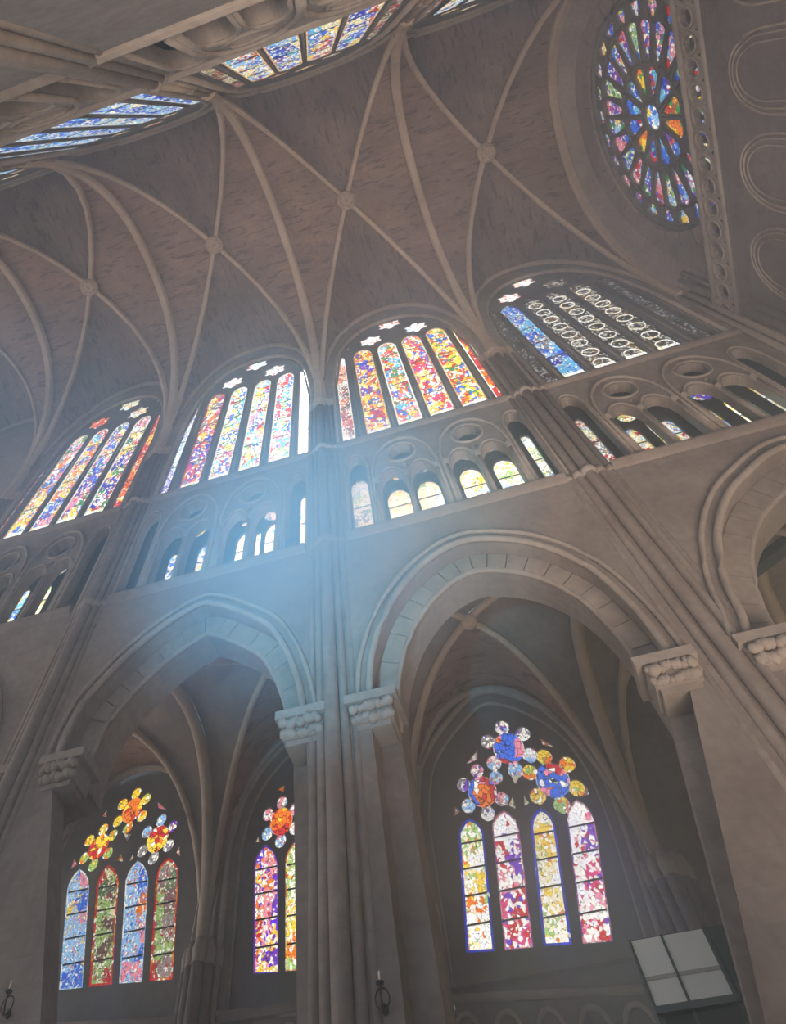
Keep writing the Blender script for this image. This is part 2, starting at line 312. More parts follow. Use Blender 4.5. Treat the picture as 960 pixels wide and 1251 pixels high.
# ------------------------------------------------------------ stained-glass lights
def light_panes(parent, fr, poly, zb, zt, n, key, border=None, bwid=.05, d=0.0, foot=None):
    """one light of a window: border strip, n panes between saddle bars, each its own piece"""
    inner = inset(poly, bwid) if border else poly
    if border: obj('border', plate(NB(), poly, [inner], fr, d - .015, d + .03), g(border), parent)
    z0 = zb
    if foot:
        obj('sill_glow_pane', plate(NB(), clip(inner, zb - 9, zb + foot), [], fr, d, d + .03), g('bw'), parent); z0 = zb + foot  # emissive white strip stands in for sunlight on the sill
    for i in range(n):
        a, b = z0 + (zt - z0) * i / n, z0 + (zt - z0) * (i + 1) / n
        q = clip(inner, a + (.007 if i or foot else -9), b - (.007 if i < n-1 else -9))
        if len(q) >= 3: obj('pane', plate(NB(), q, [], fr, d, d + .03), g(key), parent)
        if i:
            cc = clip(inner, a - .013, a + .013)
            if len(cc) >= 3: obj('glazing_bar', plate(NB(), cc, [], fr, d - .012, d + .035), M_bar, parent)
def roundel(parent, fr, cx, cy, r, core, lobe, d=0.0, lobes=6, ph=PI/2, name='roundel'):
    o = obj(name, plate(NB(), circ(cx, cy, r*.56, 14), [], fr, d, d + .03), g(core), parent)
    for k in range(lobes):
        a = ph + 2*PI*k/lobes
        obj('petal_pane', plate(NB(), circ(cx + r*.76*math.cos(a), cy + r*.76*math.sin(a), r*.24, 9), [], fr, d, d + .03), g(lobe), o)
        
def ringm(parent, fr, pts, rad, mat=None, closed=True, name='moulding', d=0.0, n=6):
    return obj(name, tube(NB(), [fr(a, b, d) for a, b in pts], rad, n, closed), mat or S_trim, parent, True)

# ------------------------------------------------------------ dimensions
YW, YO, XE = 9.0, -1.6, 9.95
PIER = [-14.62, -8.62, -2.62, 3.38, 9.38]
ZT, ZTT, ZS, ZFL = 11.15, 14.75, 15.2, -1.6
def gp(a):
    a = min(abs(a), 1.0); return max(0.0, (1 - a ** 2.5)) ** .5 * .97 + .03 * (1 - a)
VS, VH, YC, HB = 18.0, 7.0, 3.7, 5.3
def vz(u, v): return VS + VH * gp(min(abs(u), abs(v)))

# ------------------------------------------------------------ floor
fl = obj('floor', box(NB(), (-34, -4.5, ZFL - .3), (14, 17, ZFL)), S_floor, kind='structure')

# ------------------------------------------------------------ nave arcade wall
wall = empty('wall_back', kind='structure')
A2 = [(-7.78,7.23),(-7.82,7.8),(-7.71,8.45),(-7.4,8.95),(-7.03,9.38),(-6.4,9.9),(-5.62,10.28),(-5.2,10.18),(-4.77,9.93),(-3.97,9.33),(-3.56,8.71),(-3.26,7.95),(-3.13,7.34),(-3.08,6.97)]
A3 = [(-2.0,6.95),(-1.9,7.9),(-1.55,8.75),(-1.2,9.25),(-.75,9.68),(-.2,10.0),(.35,10.12),(.9,9.98),(1.45,9.7),(1.94,9.25),(2.3,8.7),(2.5,8.1),(2.62,7.4),(2.66,6.5)]
A4 = [(3.73,6.78),(3.9,7.22),(4.04,7.75),(4.42,8.55),(4.85,9.14),(5.36,9.64),(5.9,9.98),(6.5,10.3),(7.0,10.4),(7.6,10.25),(8.2,9.9),(8.8,9.3),(9.25,8.5),(9.45,7.6),(9.5,6.8)]
def smooth(P, n=3):
    o = []
    for i in range(len(P) - 1):
        p0, p1, p2, p3 = P[max(i-1, 0)], P[i], P[i+1], P[min(i+2, len(P)-1)]
        for k in range(n):
            t = k / n; o.append(tuple(.5*((2*b) + (-a+c)*t + (2*a-5*b+4*c-d)*t*t + (-a+3*b-3*c+d)*t**3) for a, b, c, d in zip(p0, p1, p2, p3)))
    return o + [P[-1]]
A2, A3, A4 = smooth(A2), smooth(A3), smooth(A4)
A1 = [(x - 6.35, z) for x, z in A2]
def legs(arc, xl, xr, zbat=3.3):
    # the opening runs down to the floor between two piers that batter outwards below the capitals
    return [(xl, ZFL), (xl, zbat)] + arc + [(xr, zbat), (xr, ZFL)]
openings = [legs(A1, -13.7, -9.5), [(-6.5, ZFL), (-6.5, 4.1)] + A2 + [(-2.98, 3.3), (-2.98, ZFL)], legs(A3, -1.95, 1.45), legs(A4, 4.2, 9.5)]
def shrink(arc, d):
    p = inset([(arc[0][0], -5)] + arc + [(arc[-1][0], -5)], d); return p[1:-1]
inners = [legs(shrink(a, -d if False else d), xl, xr) for a, d, xl, xr in ((A1,.38,-13.5,-9.7),(A2,.38,-6.5,-3.1),(A3,.36,-1.75,1.6),(A4,.42,4.4,9.3))]
# which way is inwards: the outlines run left-to-right over the top, so check and repair
def chk(arc, d):
    s = shrink(arc, d); mid = len(arc)//2
    return s if s[mid][1] < arc[mid][1] else shrink(arc, -d)
I1, I2, I3, I4 = chk(A1,.38), chk(A2,.38), chk(A3,.36), chk(A4,.42)
inners = [legs(I1, -13.5, -9.65), [(-6.8, ZFL), (-6.9, 4.2), (-8.25, 7.1)] + I2 + [(-3.3, 3.3), (-3.3, ZFL)], legs(I3, -1.6, 1.35), legs(I4, 4.4, 9.1)]
fr = FY(YW)
obj('wall_face', plate(NB(), [(-34, ZFL), (XE, ZFL), (XE, ZT), (-34, ZT)], openings, fr, 0, .45), S_wall, wall)
obj('inner_order', plate(NB(), [(-34, ZFL), (XE, ZFL), (XE, ZT), (-34, ZT)], inners, fr, .45, 1.15), S_wall, wall)
for arc, inn in ((A1, I1), (A2, I2), (A3, I3), (A4, I4)):
    ringm(wall, fr, [(x, z) for x, z in arc], .07, closed=False, name='arch_moulding', d=-.02)
    o2 = [(x + (x2-x)*-.55, z + (z2-z)*-.55) for (x, z), (x2, z2) in zip(arc, inn)]
    ringm(wall, fr, o2, .05, closed=False, name='hood_moulding', d=-.03)
    ringm(wall, fr, inn, .06, closed=False, name='arch_moulding', d=.45)
    # voussoirs of the inner ring
    fine_a, fine_i = [], []
    for i in range(len(arc) - 1):
        for t in (0,):
            fine_a.append((arc[i][0]*(1-t) + arc[i+1][0]*t, arc[i][1]*(1-t) + arc[i+1][1]*t))
            fine_i.append((inn[i][0]*(1-t) + inn[i+1][0]*t, inn[i][1]*(1-t) + inn[i+1][1]*t))
    for i in range(0, len(fine_a) - 2, 2):
        q = [fine_a[i], fine_a[i+1], fine_a[i+2], fine_i[i+2], fine_i[i+1], fine_i[i]]; q = inset(q, .012)
        obj('voussoir', plate(NB(), q, [], fr, .40 - R.uniform(0, .025), .5), S_trim, wall)
# cornice between arcade and triforium, and under the clerestory
def prof_bar(x0, x1, y, z, prof, mat, name, parent, s=1):
    bm = NB(); rows = []
    for x in (x0, x1): rows.append([bm.verts.new((x, y + s*p[0], z + p[1])) for p in prof])
    n = len(prof)
    for k in range(n): bm.faces.new((rows[0][k], rows[0][(k+1) % n], rows[1][(k+1) % n], rows[1][k]))
    bm.faces.new(rows[0]); bm.faces.new(rows[1][::-1])
    return obj(name, bm, mat, parent)
COR = [(0, -.12), (-.05, -.09), (-.1, -.02), (-.12, .03), (-.12, .08), (-.03, .11), (.1, .11), (.1, -.12)]
for i in range(4):
    prof_bar(PIER[i] + .5, PIER[i+1] - .5 if i < 3 else XE, YW, ZT, COR, S_wall, 'cornice', wall)
    prof_bar(PIER[i] + .5, PIER[i+1] - .5 if i < 3 else XE, YW, ZS - .12, [(0,-.1),(-.03,-.06),(-.05,.0),(-.01,.06),(.2,.09),(.2,-.1)], S_wall, 'cornice', wall)

# ------------------------------------------------------------ triforium: open arcade in front of a glazed passage wall
TRI = {
 0: [(-11.9,.42,12.1,13.45,'tri_c'),(-11.3,.72,12.3,13.45,'tri_y'),(-10.3,.16,12.8,13.6,'tri_w'),(-12.9,.5,12.2,13.3,'tri_y')],
 1: [(-7.84,.22,12.15,13.95,'tri_w'),(-7.22,.25,12.08,13.25,'tri_c'),(-6.9,.28,12.05,13.32,'tri_c'),(-6.32,.3,12.1,13.28,'tri_c'),(-5.1,.5,12.05,13.3,'tri_w'),(-4.72,.16,12.05,13.2,'tri_w'),(-4.26,.55,12.05,13.4,'tri_w'),(-3.4,.3,12.02,14.2,'tri_w')],
 2: [(-1.83,.5,12.0,14.25,'tri_g'),(-.84,.6,12.15,13.4,'tri_y'),(-.04,.6,12.2,13.42,'tri_y'),(1.09,.58,12.05,13.45,'tri_y'),(1.97,.56,12.05,13.45,'tri_y'),(2.84,.24,12.0,14.2,'tri_g')],
 3: [(4.32,.22,12.1,14.25,'tri_m'),(5.2,.3,12.08,13.3,'tri_m'),(5.72,.26,12.1,13.3,'tri_m'),(6.06,.26,12.1,13.25,'tri_m'),(7.72,.5,12.0,13.4,'tri_y'),(7.1,.1,12.2,13.2,'tri_m'),(8.45,.3,12.3,13.85,'tri_m')]}
TRR = {0: [(-11.05,13.95,.28,'topw'),(-12.0,13.75,.12,'tri_c')], 1: [(-6.65,13.95,.28,'topy'),(-5.2,13.7,.12,'topw'),(-4.3,13.8,.32,'topw')],
       2: [(-.73,13.88,.16,'tri_c'),(-.05,13.9,.17,'ros6'),(1.26,13.95,.2,'tri_g'),(1.87,13.98,.13,'tri_y'),(2.2,13.7,.1,'tri_y')], 3: [(5.4,13.75,.24,'topy'),(7.32,13.78,.26,'ros6')]}
pas = empty('wall_passage', kind='structure')
fp = FY(9.72)
for i in range(4):
    xc = (PIER[i] + PIER[i+1]) / 2 + (.1 if i == 2 else 0)
    x0, x1 = PIER[i], PIER[i+1] if i < 3 else XE
    holes = []; hoods = []
    for off, w_, zt in ((-2.2,.52,14.0),(2.2,.52,14.0)):
        holes.append(lancet(xc + off, w_, 11.36, zt + .35, 1.1)); hoods.append(lancet(xc + off, w_ + .14, 11.36, zt + .45, 1.1))
    for s in (-1, 1):
        for t in (-1, 1):
            holes.append(lancet(xc + s*.92 + t*.4, .66, 11.36, 13.32, .9)); hoods.append(lancet(xc + s*.92 + t*.4, .76, 11.36, 13.42, .9))
        holes.append(circ(xc + s*.92, 13.98, .34, 16)); holes.append(foil(xc + s*.92, 13.33, .13, 3, 4, PI/2, .5))
        hoods.append(circ(xc + s*.92, 13.98, .42, 18))
    tri = empty('trim_%d' % (i+1), kind='structure')
    obj('arcade_screen', plate(NB(), [(x0, ZT), (x1, ZT), (x1, ZTT + .35), (x0, ZTT + .35)], holes, fr, .06, .34), S_wall, tri)
    for hd in hoods:
        closed = len(hd) == 18
        ringm(tri, fr, hd if closed else hd[1:] + hd[:1], .038, closed=closed, name='arch_moulding', d=.05)
    for s in (-1, 1):
        # containing arch over each pair, and colonnettes with small capitals
        big = lancet(xc + s*.92, 1.72, 11.36, 14.62, .8)
        ringm(tri, fr, big[1:] + big[:1], .05, closed=False, name='containing_arch', d=.03)
        for t in (-1, 0, 1):
            cx_ = xc + s*.92 + t*.8 
            bm = NB(); tube(bm, [(cx_, YW + .03, 11.3), (cx_, YW + .03, 12.85)], .05, 8); lathe(bm, (cx_, YW + .03, 12.82), [(.05,0),(.065,.02),(.06,.06),(.1,.14),(.1,.17)], 8)
            obj('colonnette', bm, S_trim, tri, True)
    # the glazed back wall of the passage
    bh = [lancet(x, w_, zb, zt, .7) for x, w_, zb, zt, k in TRI[i]] + [circ(x, z, r, 12) for x, z, r, k in TRR[i]]
    obj('wall_face', plate(NB(), [(x0, ZT), (x1, ZT), (x1, ZTT + .5), (x0, ZTT + .5)], bh, fp, 0, .2), S_shade, pas)
    win = empty('window_%d' % (i + 10), kind='structure')
    for x, w_, zb, zt, k in TRI[i]:
        light_panes(win, fp, lancet(x, w_, zb, zt, .7), zb, zt, 2 if w_ > .2 else 1, k, d=.08)
    for x, z, r, k in TRR[i]:
        obj('roundel', plate(NB(), circ(x, z, r, 12), [], fp, .08, .11), g(k), win)
obj('passage_floor', box(NB(), (-14.6, YW + .34, ZT - .05), (XE, 9.75, ZT + .02)), S_shade, pas)
obj('passage_roof', box(NB(), (-14.6, YW + .34, ZTT + .25), (XE, 9.9, ZTT + .35)), S_shade, pas)

# ------------------------------------------------------------ clerestory windows
def clerestory(idx, x0, x1, xs, keys, roundels, smalls, borders, extra_glow=None, bars=5):
    xm, hw = (x0+x1)/2, (x1-x0)/2
    def wallarch(x, k=1): return VS + VH * gp((x - (PIER[idx]+PIER[idx+1])/2) / 3.0)
    out = [(x0, ZS), (x1, ZS)]
    for j in range(25):
        t = -1 + 2*j/24; x = xm - hw*t
        out.append((x, VS + 1.2 + (VH - 1.35 - 1.2 + .35) * gp(t)))
    win = empty('window_%d' % (idx + 1), kind='structure')
    hol, ld = [], []
    for (x, w_), k in zip(xs, keys):
        nar = w_ < .6
        p = lancet(x, w_, ZS + .06, 21.72 - (.1 if nar else 0), .75); hol.append(p); ld.append((p, k, nar))
    for cx_, cz, r, a, b in roundels: hol.append(foil(cx_, cz, r, 6, 5, PI/2, .72))
    for q in smalls: hol.append(q)
    F2 = FY(YW + .12)
    obj('tracery', plate(NB(), out, hol, F2, 0, .09), M_frame, win)
    for (p, k, nar), bd in zip(ld, borders):
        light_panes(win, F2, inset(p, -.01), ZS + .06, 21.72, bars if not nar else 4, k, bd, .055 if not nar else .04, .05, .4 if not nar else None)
    for cx_, cz, r, a, b in roundels:
        obj('rosette', plate(NB(), foil(cx_, cz, r*1.03, 6, 5, PI/2, .72), [], F2, .04, .07), g(a), win)
    for q in smalls: obj('corner_pane', plate(NB(), q, [], F2, .04, .07), g('sm' if idx == 3 else 'topw'), win)
    if idx == 3:
        for x in (5.82, 6.7, 7.6):
            for q_ in range(8):
                zc_ = ZS + .55 + q_*.74; rm = .22
                obj('medallion_ring', plate(NB(), circ(x, zc_, rm + .03, 14), [circ(x, zc_, rm, 14)], F2, .03, .06), g('bw'), win)
    # mullion shafts, frame moulding
    for (xa, wa), (xb, wb) in zip(xs, xs[1:]):
        mx_ = (xa + wa/2 + xb - wb/2) / 2
        obj('mullion', tube(NB(), [(mx_, YW + .11, ZS), (mx_, YW + .11, 21.2)], .05, 6), M_frame, win, True)
    ringm(win, F2, out[1:] + out[:1], .09, closed=False, name='frame_moulding', d=-.02)
    ringm(win, F2, inset(out, .14)[1:] + inset(out, .14)[:1], .045, M_frame, closed=False, name='frame_moulding', d=.02)
    for x, w_ in xs:
        if w_ > .6: obj('sill', box(NB(), (x - w_/2 - .03, YW + .02, ZS - .02), (x + w_/2 + .03, YW + .26, ZS + .07)), M_sunlit_sill, win)
    return out
def tri3(x, z, s=.1): return [(x - s, z - s), (x + s, z - s), (x, z + s*1.2)]
outs = []
outs.append((0, clerestory(0, -14.2, -9.15, [(-14.05,.3),(-13.2,.72),(-12.24,.72),(-11.28,.72),(-10.3,.72),(-9.5,.3)], ['w1a','w1b','w1c','w1d','w1e','w1f'],
    [(-12.75,22.5,.5,'fr',0),(-10.85,22.35,.5,'topy',0),(-11.6,23.5,.54,'topy',0)], [tri3(-10.1,23.0)], ['br','by','bw','bw','bw','br'])))
outs.append((1, clerestory(1, -8.15, -2.95, [(-7.92,.36),(-7.02,.7),(-6.05,.7),(-5.05,.7),(-4.08,.7),(-3.28,.38)], ['w2n','w2a','w2b','w2c','w2d','w2w'],
    [(-6.5,22.4,.5,'topw',0),(-4.6,22.35,.5,'topw',0),(-5.5,23.55,.54,'topw',0)], [tri3(-3.6,22.6,.16),tri3(-7.3,22.3,.08)], ['bw','br','bw','bw','bw','bw'])))
outs.append((2, clerestory(2, -2.2, 3.0, [(-1.82,.4),(-.9,.74),(.08,.74),(1.05,.74),(2.02,.74),(2.78,.3)], ['w3n','w3a','w3b','w3c','w3d','w3f'],
    [(-.45,22.37,.5,'topw',0),(1.45,22.35,.5,'topw',0),(.5,23.55,.54,'topw',0)], [tri3(2.43,22.4,.14),tri3(-1.45,22.3,.1)], ['bw','by','bw','by','by','bw'])))
outs.append((3, clerestory(3, 3.85, 9.1, [(4.24,.34),(4.93,.66),(5.82,.66),(6.7,.66),(7.6,.66),(8.55,.36)], ['w4n','w4b','w4s','w4s','w4s','w4n'],
    [(5.3,22.4,.48,'topw',0),(7.15,22.4,.48,'w4s',0),(6.25,23.5,.5,'topw',0)], [tri3(8.1,22.3,.1)], ['bd','bd','bd','bd','bd','bd'])))
cw = [(-34, ZTT + .3), (XE, ZTT + .3), (XE, 26.5), (-34, 26.5)]
obj('wall_face', plate(NB(), cw, [inset(o_, .02) for _, o_ in outs], fr, 0, .3), S_wall, wall)

# ------------------------------------------------------------ piers with their shafts (nave wall)
def capital(parent, c, r, h=.5, mat=None, seed=1):
    rr = random.Random(seed); bm = NB()
    lathe(bm, c, [(r*.95,0),(r*1.12,.03),(r*1.12,.08),(r*.98,.12),(r*1.05,h*.45),(r*1.4,h*.8),(r*1.5,h*.85),(r*1.5,h)], 14)
    o = obj('capital', bm, mat or S_trim, parent, False)
    bm = NB()
    for row, (k, zz, ro) in enumerate(((9, .22, 1.12), (9, .36, 1.28))):
        for j in range(k):
            a = 2*PI*(j + .5*row)/k + rr.uniform(-.1, .1); s = r*.3*rr.uniform(.8, 1.2)
            p = Vector((c[0] + r*ro*math.cos(a), c[1] + r*ro*math.sin(a), c[2] + zz*h/.5))
            bmesh.ops.create_icosphere(bm, subdivisions=1, radius=s, matrix=Matrix.Translation(p) @ Matrix.Diagonal((1, 1, .75, 1)))
    obj('carved_leaves', bm, mat or S_trim, o, True)
    return o
PLAB = ['slender clustered wall pier furthest left, beside the leftmost clerestory window',
        'clustered wall pier rising between the first and second tall clerestory windows from the left',
        'clustered wall pier in the hazy blue glow, rising between the two big arcade arches',
        'thick wall pier at right whose carved capitals carry the right-hand arcade arches']
piers = []
for i, x in enumerate(PIER[:4]):
    p = empty('clustered_pier', label=PLAB[i], category='pier', group='clustered piers of the nave arcade')
    p.location = (x, YW, ZFL); piers.append(p); off = Vector((x, YW, ZFL))
    def loc(bm):
        bmesh.ops.translate(bm, verts=bm.verts, vec=-off); return bm
    big = i == 3
    sh = [(-.36,.03,.07),(-.2,-.02,.08),(0,-.07,.13),(.2,-.02,.08),(.36,.03,.07)]
    if big: sh = [(-.46,.05,.07),(-.24,.01,.08),(0,-.03,.12),(.24,.01,.08),(.46,.05,.07)]
    for dx, dy, r in sh:
        obj('shaft', loc(tube(NB(), [(x+dx, YW+dy, ZFL), (x+dx, YW+dy, 6.2), (x+dx, YW+dy, ZT), (x+dx, YW+dy, 17.7)], r, 12)), S_wall, p, True)
    for zz in (ZT, 15.05):
        for dx, dy, r in sh: obj('shaft_ring', loc(lathe(NB(), (x+dx, YW+dy, zz - .1), [(r*1.05,0),(r*1.5,.06),(r*1.5,.12),(r*1.1,.2)], 12)), S_trim, p, True)
    for dx, dy, r in sh:
        c_ = capital(p, (x+dx-off.x, YW+dy-off.y, 17.6-off.z), r, .42, S_rib, i)
    # arcade capitals
    for sx in (-1, 1):
        ax = {0: (-14.9, -13.9), 1: (-9.1, -7.62), 2: (-3.14, -1.95), 3: (2.5, 3.95)}[i][0 if sx < 0 else 1]
        zc = {0: 6.9, 1: 6.95, 2: 6.75, 3: 6.3}[i]
        bm = NB(); 
        for k, (dd, z0, z1) in enumerate(((.0, 0, .08), (.05, .08, .38), (.16, .38, .52))):
            box(bm, (ax - .28 - dd - off.x, YW - .03 - dd*.8 - off.y, zc + z0 - off.z), (ax + .28 + dd - off.x, YW + .42 + dd - off.y, zc + z1 - off.z))
        cp = obj('capital', bm, S_trim, p)
        bm = NB(); rr = random.Random(i*3+sx)
        for j in range(11):
            for q in range(2):
                bmesh.ops.create_icosphere(bm, subdivisions=1, radius=rr.uniform(.06, .1), matrix=Matrix.Translation((ax - .3 + j*.06 - off.x, YW - .06 - q*.06 - off.y, zc + .16 + q*.14 + rr.uniform(-.03,.03) - off.z)))
        obj('carved_leaves', bm, S_trim, cp, True)
        # respond shafts under the arch
        for dy in (() if (i, sx) == (1, 1) else (.62, .9)):
            obj('respond_shaft', tube(NB(), [(ax - sx*.02 - off.x, YW + dy - off.y, 0), (ax - sx*.02 - off.x, YW + dy - off.y, zc - off.z)], .1, 8), S_trim, p, True)

# ------------------------------------------------------------ end wall with the rose
RY, RZ, RR = 3.5, 19.3, 3.62
ew = empty('wall_right', kind='structure')
fe = FX(XE)
obj('wall_face', plate(NB(), [(-4.5, ZFL), (15.3, ZFL), (15.3, 13.2), (9.2, 13.2), (9.2, 26.5), (-4.5, 26.5)], [circ(RY, RZ, RR + .06, 48)], fe, 0, .5), S_end, ew)
for k in range(30):     # the ring of dressed stones round the rose
    a0, a1 = 2*PI*k/30 + .006, 2*PI*(k+1)/30 - .006
    q = [(RY + r*math.cos(a), RZ + r*math.sin(a)) for r, a in ((RR+.08,a0),(RR+.08,(a0+a1)/2),(RR+.08,a1),(RR+.55,a1),(RR+.55,(a0+a1)/2),(RR+.55,a0))]
    obj('voussoir', plate(NB(), q, [], fe, -.05 - R.uniform(0, .02), .05), S_end, ew)
rose = empty('window_20', kind='structure')
fz = FX(XE + .12)
def pet(cx, cy, a, r0, r1, w0, w1, pt=.25):
    """petal opening along direction a, from radius r0 (width w0) to r1 (width w1), pointed ends"""
    ux, uy = math.cos(a), math.sin(a); vx, vy = -uy, ux
    P = [(r0, 0), (r0 + pt*.6, -w0), (r1 - pt, -w1), (r1 - pt*.4, -w1*.7), (r1, 0), (r1 - pt*.4, w1*.7), (r1 - pt, w1), (r0 + pt*.6, w0)]
    return [(cx + ux*r + vx*t, cy + uy*r + vy*t) for r, t in P]
items = [(circ(RY, RZ, .42, 18), 'rosc', 'medallion')]
ik = ['ros4','ros5','ros4','ros4','ros3','ros5','ros4','ros4','ros5','ros5','ros2','ros4']
ok = ['ros2','ros1','ros2','ros3']
for k in range(12):
    a = 2*PI*(k+.5)/12; items.append((pet(RY, RZ, a, .56, 1.6, .1, .29), ik[k], 'petal_pane'))
for k in range(24):
    a = 2*PI*(k+.5)/24; items.append((pet(RY, RZ, a, 1.7, 2.95, .11, .33, .2), ok[k % 4], 'petal_pane'))
for k in range(24):
    a = 2*PI*k/24; items.append((foil(RY + 3.26*math.cos(a), RZ + 3.26*math.sin(a), .31, 3, 5, a + PI, .5), ['ros6','ros1'][k % 2], 'rim_pane'))
obj('tracery', plate(NB(), circ(RY, RZ, RR + .08, 48), [q for q, _, _ in items], fz, 0, .14), M_frame, rose)
for q, key, nm in items: obj(nm, plate(NB(), inset(q, -.01), [], fz, .09, .12), g(key), rose)
for r in (RR, 3.0, 1.65, .5): ringm(rose, fz, circ(RY, RZ, r, 40), .05 if r < RR else .1, M_frame, name='ring_moulding')
for k in range(24):
    a = 2*PI*k/24; obj('spoke', tube(NB(), [fz(RY + r*math.cos(a), RZ + r*math.sin(a), -.01) for r in (1.65, 3.0)], .03, 6), M_frame, rose, True)
for k in range(12):
    a = 2*PI*k/12; obj('spoke', tube(NB(), [fz(RY + r*math.cos(a), RZ + r*math.sin(a), -.01) for r in (.5, 1.65)], .035, 6), M_frame, rose, True)
# gallery in front of the rose's foot: pierced parapet on a wall with blind arches
gal = empty('gallery', label='stone gallery with a pierced parapet running below the rose window', category='gallery')
XG = 9.5; fgal = FX(XG)
obj('gallery_wall', plate(NB(), [(YO, 9.6), (YW, 9.6), (YW, 15.5), (YO, 15.5)], [], fgal, 0, .44), S_end, gal)
hol = []
for k in range(17):
    yc = YO + .55 + k*.62
    hol.append(foil(yc, 16.02, .25, 4, 5, PI/4, .5)); 
    if k < 16: hol.append([(yc + .31, 16.28), (yc + .25, 16.4), (yc + .37, 16.4)]); hol.append([(yc + .31, 15.76), (yc + .25, 15.66), (yc + .37, 15.66)])
obj('parapet_panel', plate(NB(), [(YO, 15.6), (YW, 15.6), (YW, 16.46), (YO, 16.46)], hol, fgal, .02, .14), S_trim, gal)
for k in range(17):
    yc = YO + .55 + k*.62
    obj('carved_flower', tube(NB(), [(XG, yc + .27*math.cos(t), 16.02 + .27*math.sin(t)) for t in [2*PI*j/12 for j in range(12)]], .03, 5, True, (1,0,0)), S_trim, gal, True)
for z in (15.52, 16.5): obj('parapet_rail', tube(NB(), [(XG + .05, YO, z), (XG + .05, YW, z)], .1, 8), S_trim, gal, True)
for yc in (.0, 2.3, 4.55, 6.8):
    for s_, rr_ in ((.9, .035), (.78, .025), (.62, .02)):
        a_ = lancet(yc, 2.04*s_, 11.6, 14.75 - (1-s_)*.8, .62, 10); a_ = a_[1:] + a_[:1]
        obj('blind_arch', tube(NB(), [(XG - .01, a, b) for a, b in a_], rr_, 6), S_trim, gal, True)
# corner mouldings beside the last clerestory window
for xx, yy, r in ((9.3, 8.98, .1), (9.52, 8.9, .13), (9.75, 8.75, .14), (9.85, 8.5, .1)):
    obj('corner_shaft', tube(NB(), [(xx, yy, ZFL), (xx, yy, 15), (xx, yy, 18.5)], r, 8), S_trim, ew, True)

# ------------------------------------------------------------ nave vault
def rib_stones(pts, w_, h_, side, name, parent, gap=.012):
    """a flat-faced rib cut into separate stones; side = horizontal direction across the rib"""
    pts = [Vector(p) for p in pts]; sv = Vector(side).normalized()
    for a, b in zip(pts, pts[1:]):
        t = (b - a).normalized(); nrm = sv.cross(t).normalized()
        if nrm.z > 0 : nrm = -nrm
        a2, b2 = a + t*gap, b - t*gap*.2; bm = NB(); e = R.uniform(-.006, .006)
        R0, R1 = [[bm.verts.new(p + sv*x + nrm*(y + e)) for x, y in ((-w_, -.04), (-w_, h_*.55), (-w_*.62, h_), (w_*.62, h_), (w_, h_*.55), (w_, -.04))] for p in (a2, b2)]
        for k in range(6): bm.faces.new((R0[k], R0[(k+1) % 6], R1[(k+1) % 6], R1[k]))
        bm.faces.new(R0); bm.faces.new(R1[::-1]); obj(name, bm, S_rib, parent)
ceil = empty('ceiling', kind='structure')
bays = [(PIER[i], PIER[i+1]) for i in range(4)] + [(-20.62, -14.62)]
def bossz(b): return 25.0
NU = 14
for x0, x1 in bays:
    xm, hw = (x0+x1)/2, (x1-x0)/2
    def P(u, v): return (xm + hw*u, YC + HB*v, vz(u, v))
    for s in (-1, 1):
        bm = NB(); grid = []
        for j in range(NU + 1):
            v = s * (1 - j/NU*.999) ; grid.append([bm.verts.new(P(t*abs(v), v)) for t in [(-1 + 2*k/16) for k in range(17)]])
        for A, B in zip(grid, grid[1:]):
            for k in range(16): bm.faces.new((A[k], A[k+1], B[k+1], B[k]))
        obj('web', bm, S_web2, ceil, True)
        bm = NB(); grid = []
        for j in range(NU + 1):
            u = s * (1 - j/NU*.999); grid.append([bm.verts.new(P(u, t*abs(u))) for t in [(-1 + 2*k/16) for k in range(17)]])
        for A, B in zip(grid, grid[1:]):
            for k in range(16): bm.faces.new((A[k], A[k+1], B[k+1], B[k]))
        obj('web', bm, S_web, ceil, True)
    # diagonal ribs
    ts = [math.sin(k/14*PI/2) for k in range(15)]
    for su in (-1, 1):
        for sv in (-1, 1):
            pts = [Vector(P(su*t, sv*t)) - Vector((0, 0, .06)) for t in ts]
            pts = [p if k < 14 else Vector((p.x - su*.12, p.y - sv*.12, 17.9)) for k, p in enumerate(pts)]
            if x0 < -15: obj('diagonal_rib', tube(NB(), pts, .075, 7), S_rib, ceil, True)
            else: rib_stones(pts[::2] if len(pts) % 2 else pts, .1, .15, (su*HB, -sv*hw*0 - su*0, 0) if False else Vector((-sv*HB, su*hw, 0)), 'rib_stone', ceil)
    # wall ribs
    for sv in (-1, 1):
        obj('wall_rib', tube(NB(), [Vector(P(math.sin(k/12*PI/2), sv)) - Vector((0, sv*.1, .05)) for k in range(-12, 13)], .11, 7), S_trim, ceil, True)
    bm = NB(); bz = 25.0 - .26
    lathe(bm, (xm, YC, bz - .12), [(.14,0),(.28,.01),(.36,.05),(.4,.12),(.4,.24),(.28,.34)], 18)
    b_ = obj('boss', bm, S_rib, ceil, True)
    bm = NB()
    for k in range(8):
        a = 2*PI*k/8; bmesh.ops.create_icosphere(bm, subdivisions=1, radius=.075, matrix=Matrix.Translation((xm + .25*math.cos(a), YC + .25*math.sin(a), bz - .12)))
    bmesh.ops.create_icosphere(bm, subdivisions=1, radius=.09, matrix=Matrix.Translation((xm, YC, bz - .13)))
    obj('carved_leaves', bm, S_rib, b_, True)
for x in PIER:
    pts = [(x, YC + HB*math.sin(k/16*PI/2), VS + VH*gp(math.sin(k/16*PI/2)) - .1) for k in range(-16, 17)]
    rib_stones(pts, .17, .2, (1, 0, 0), 'transverse_rib_stone', ceil)
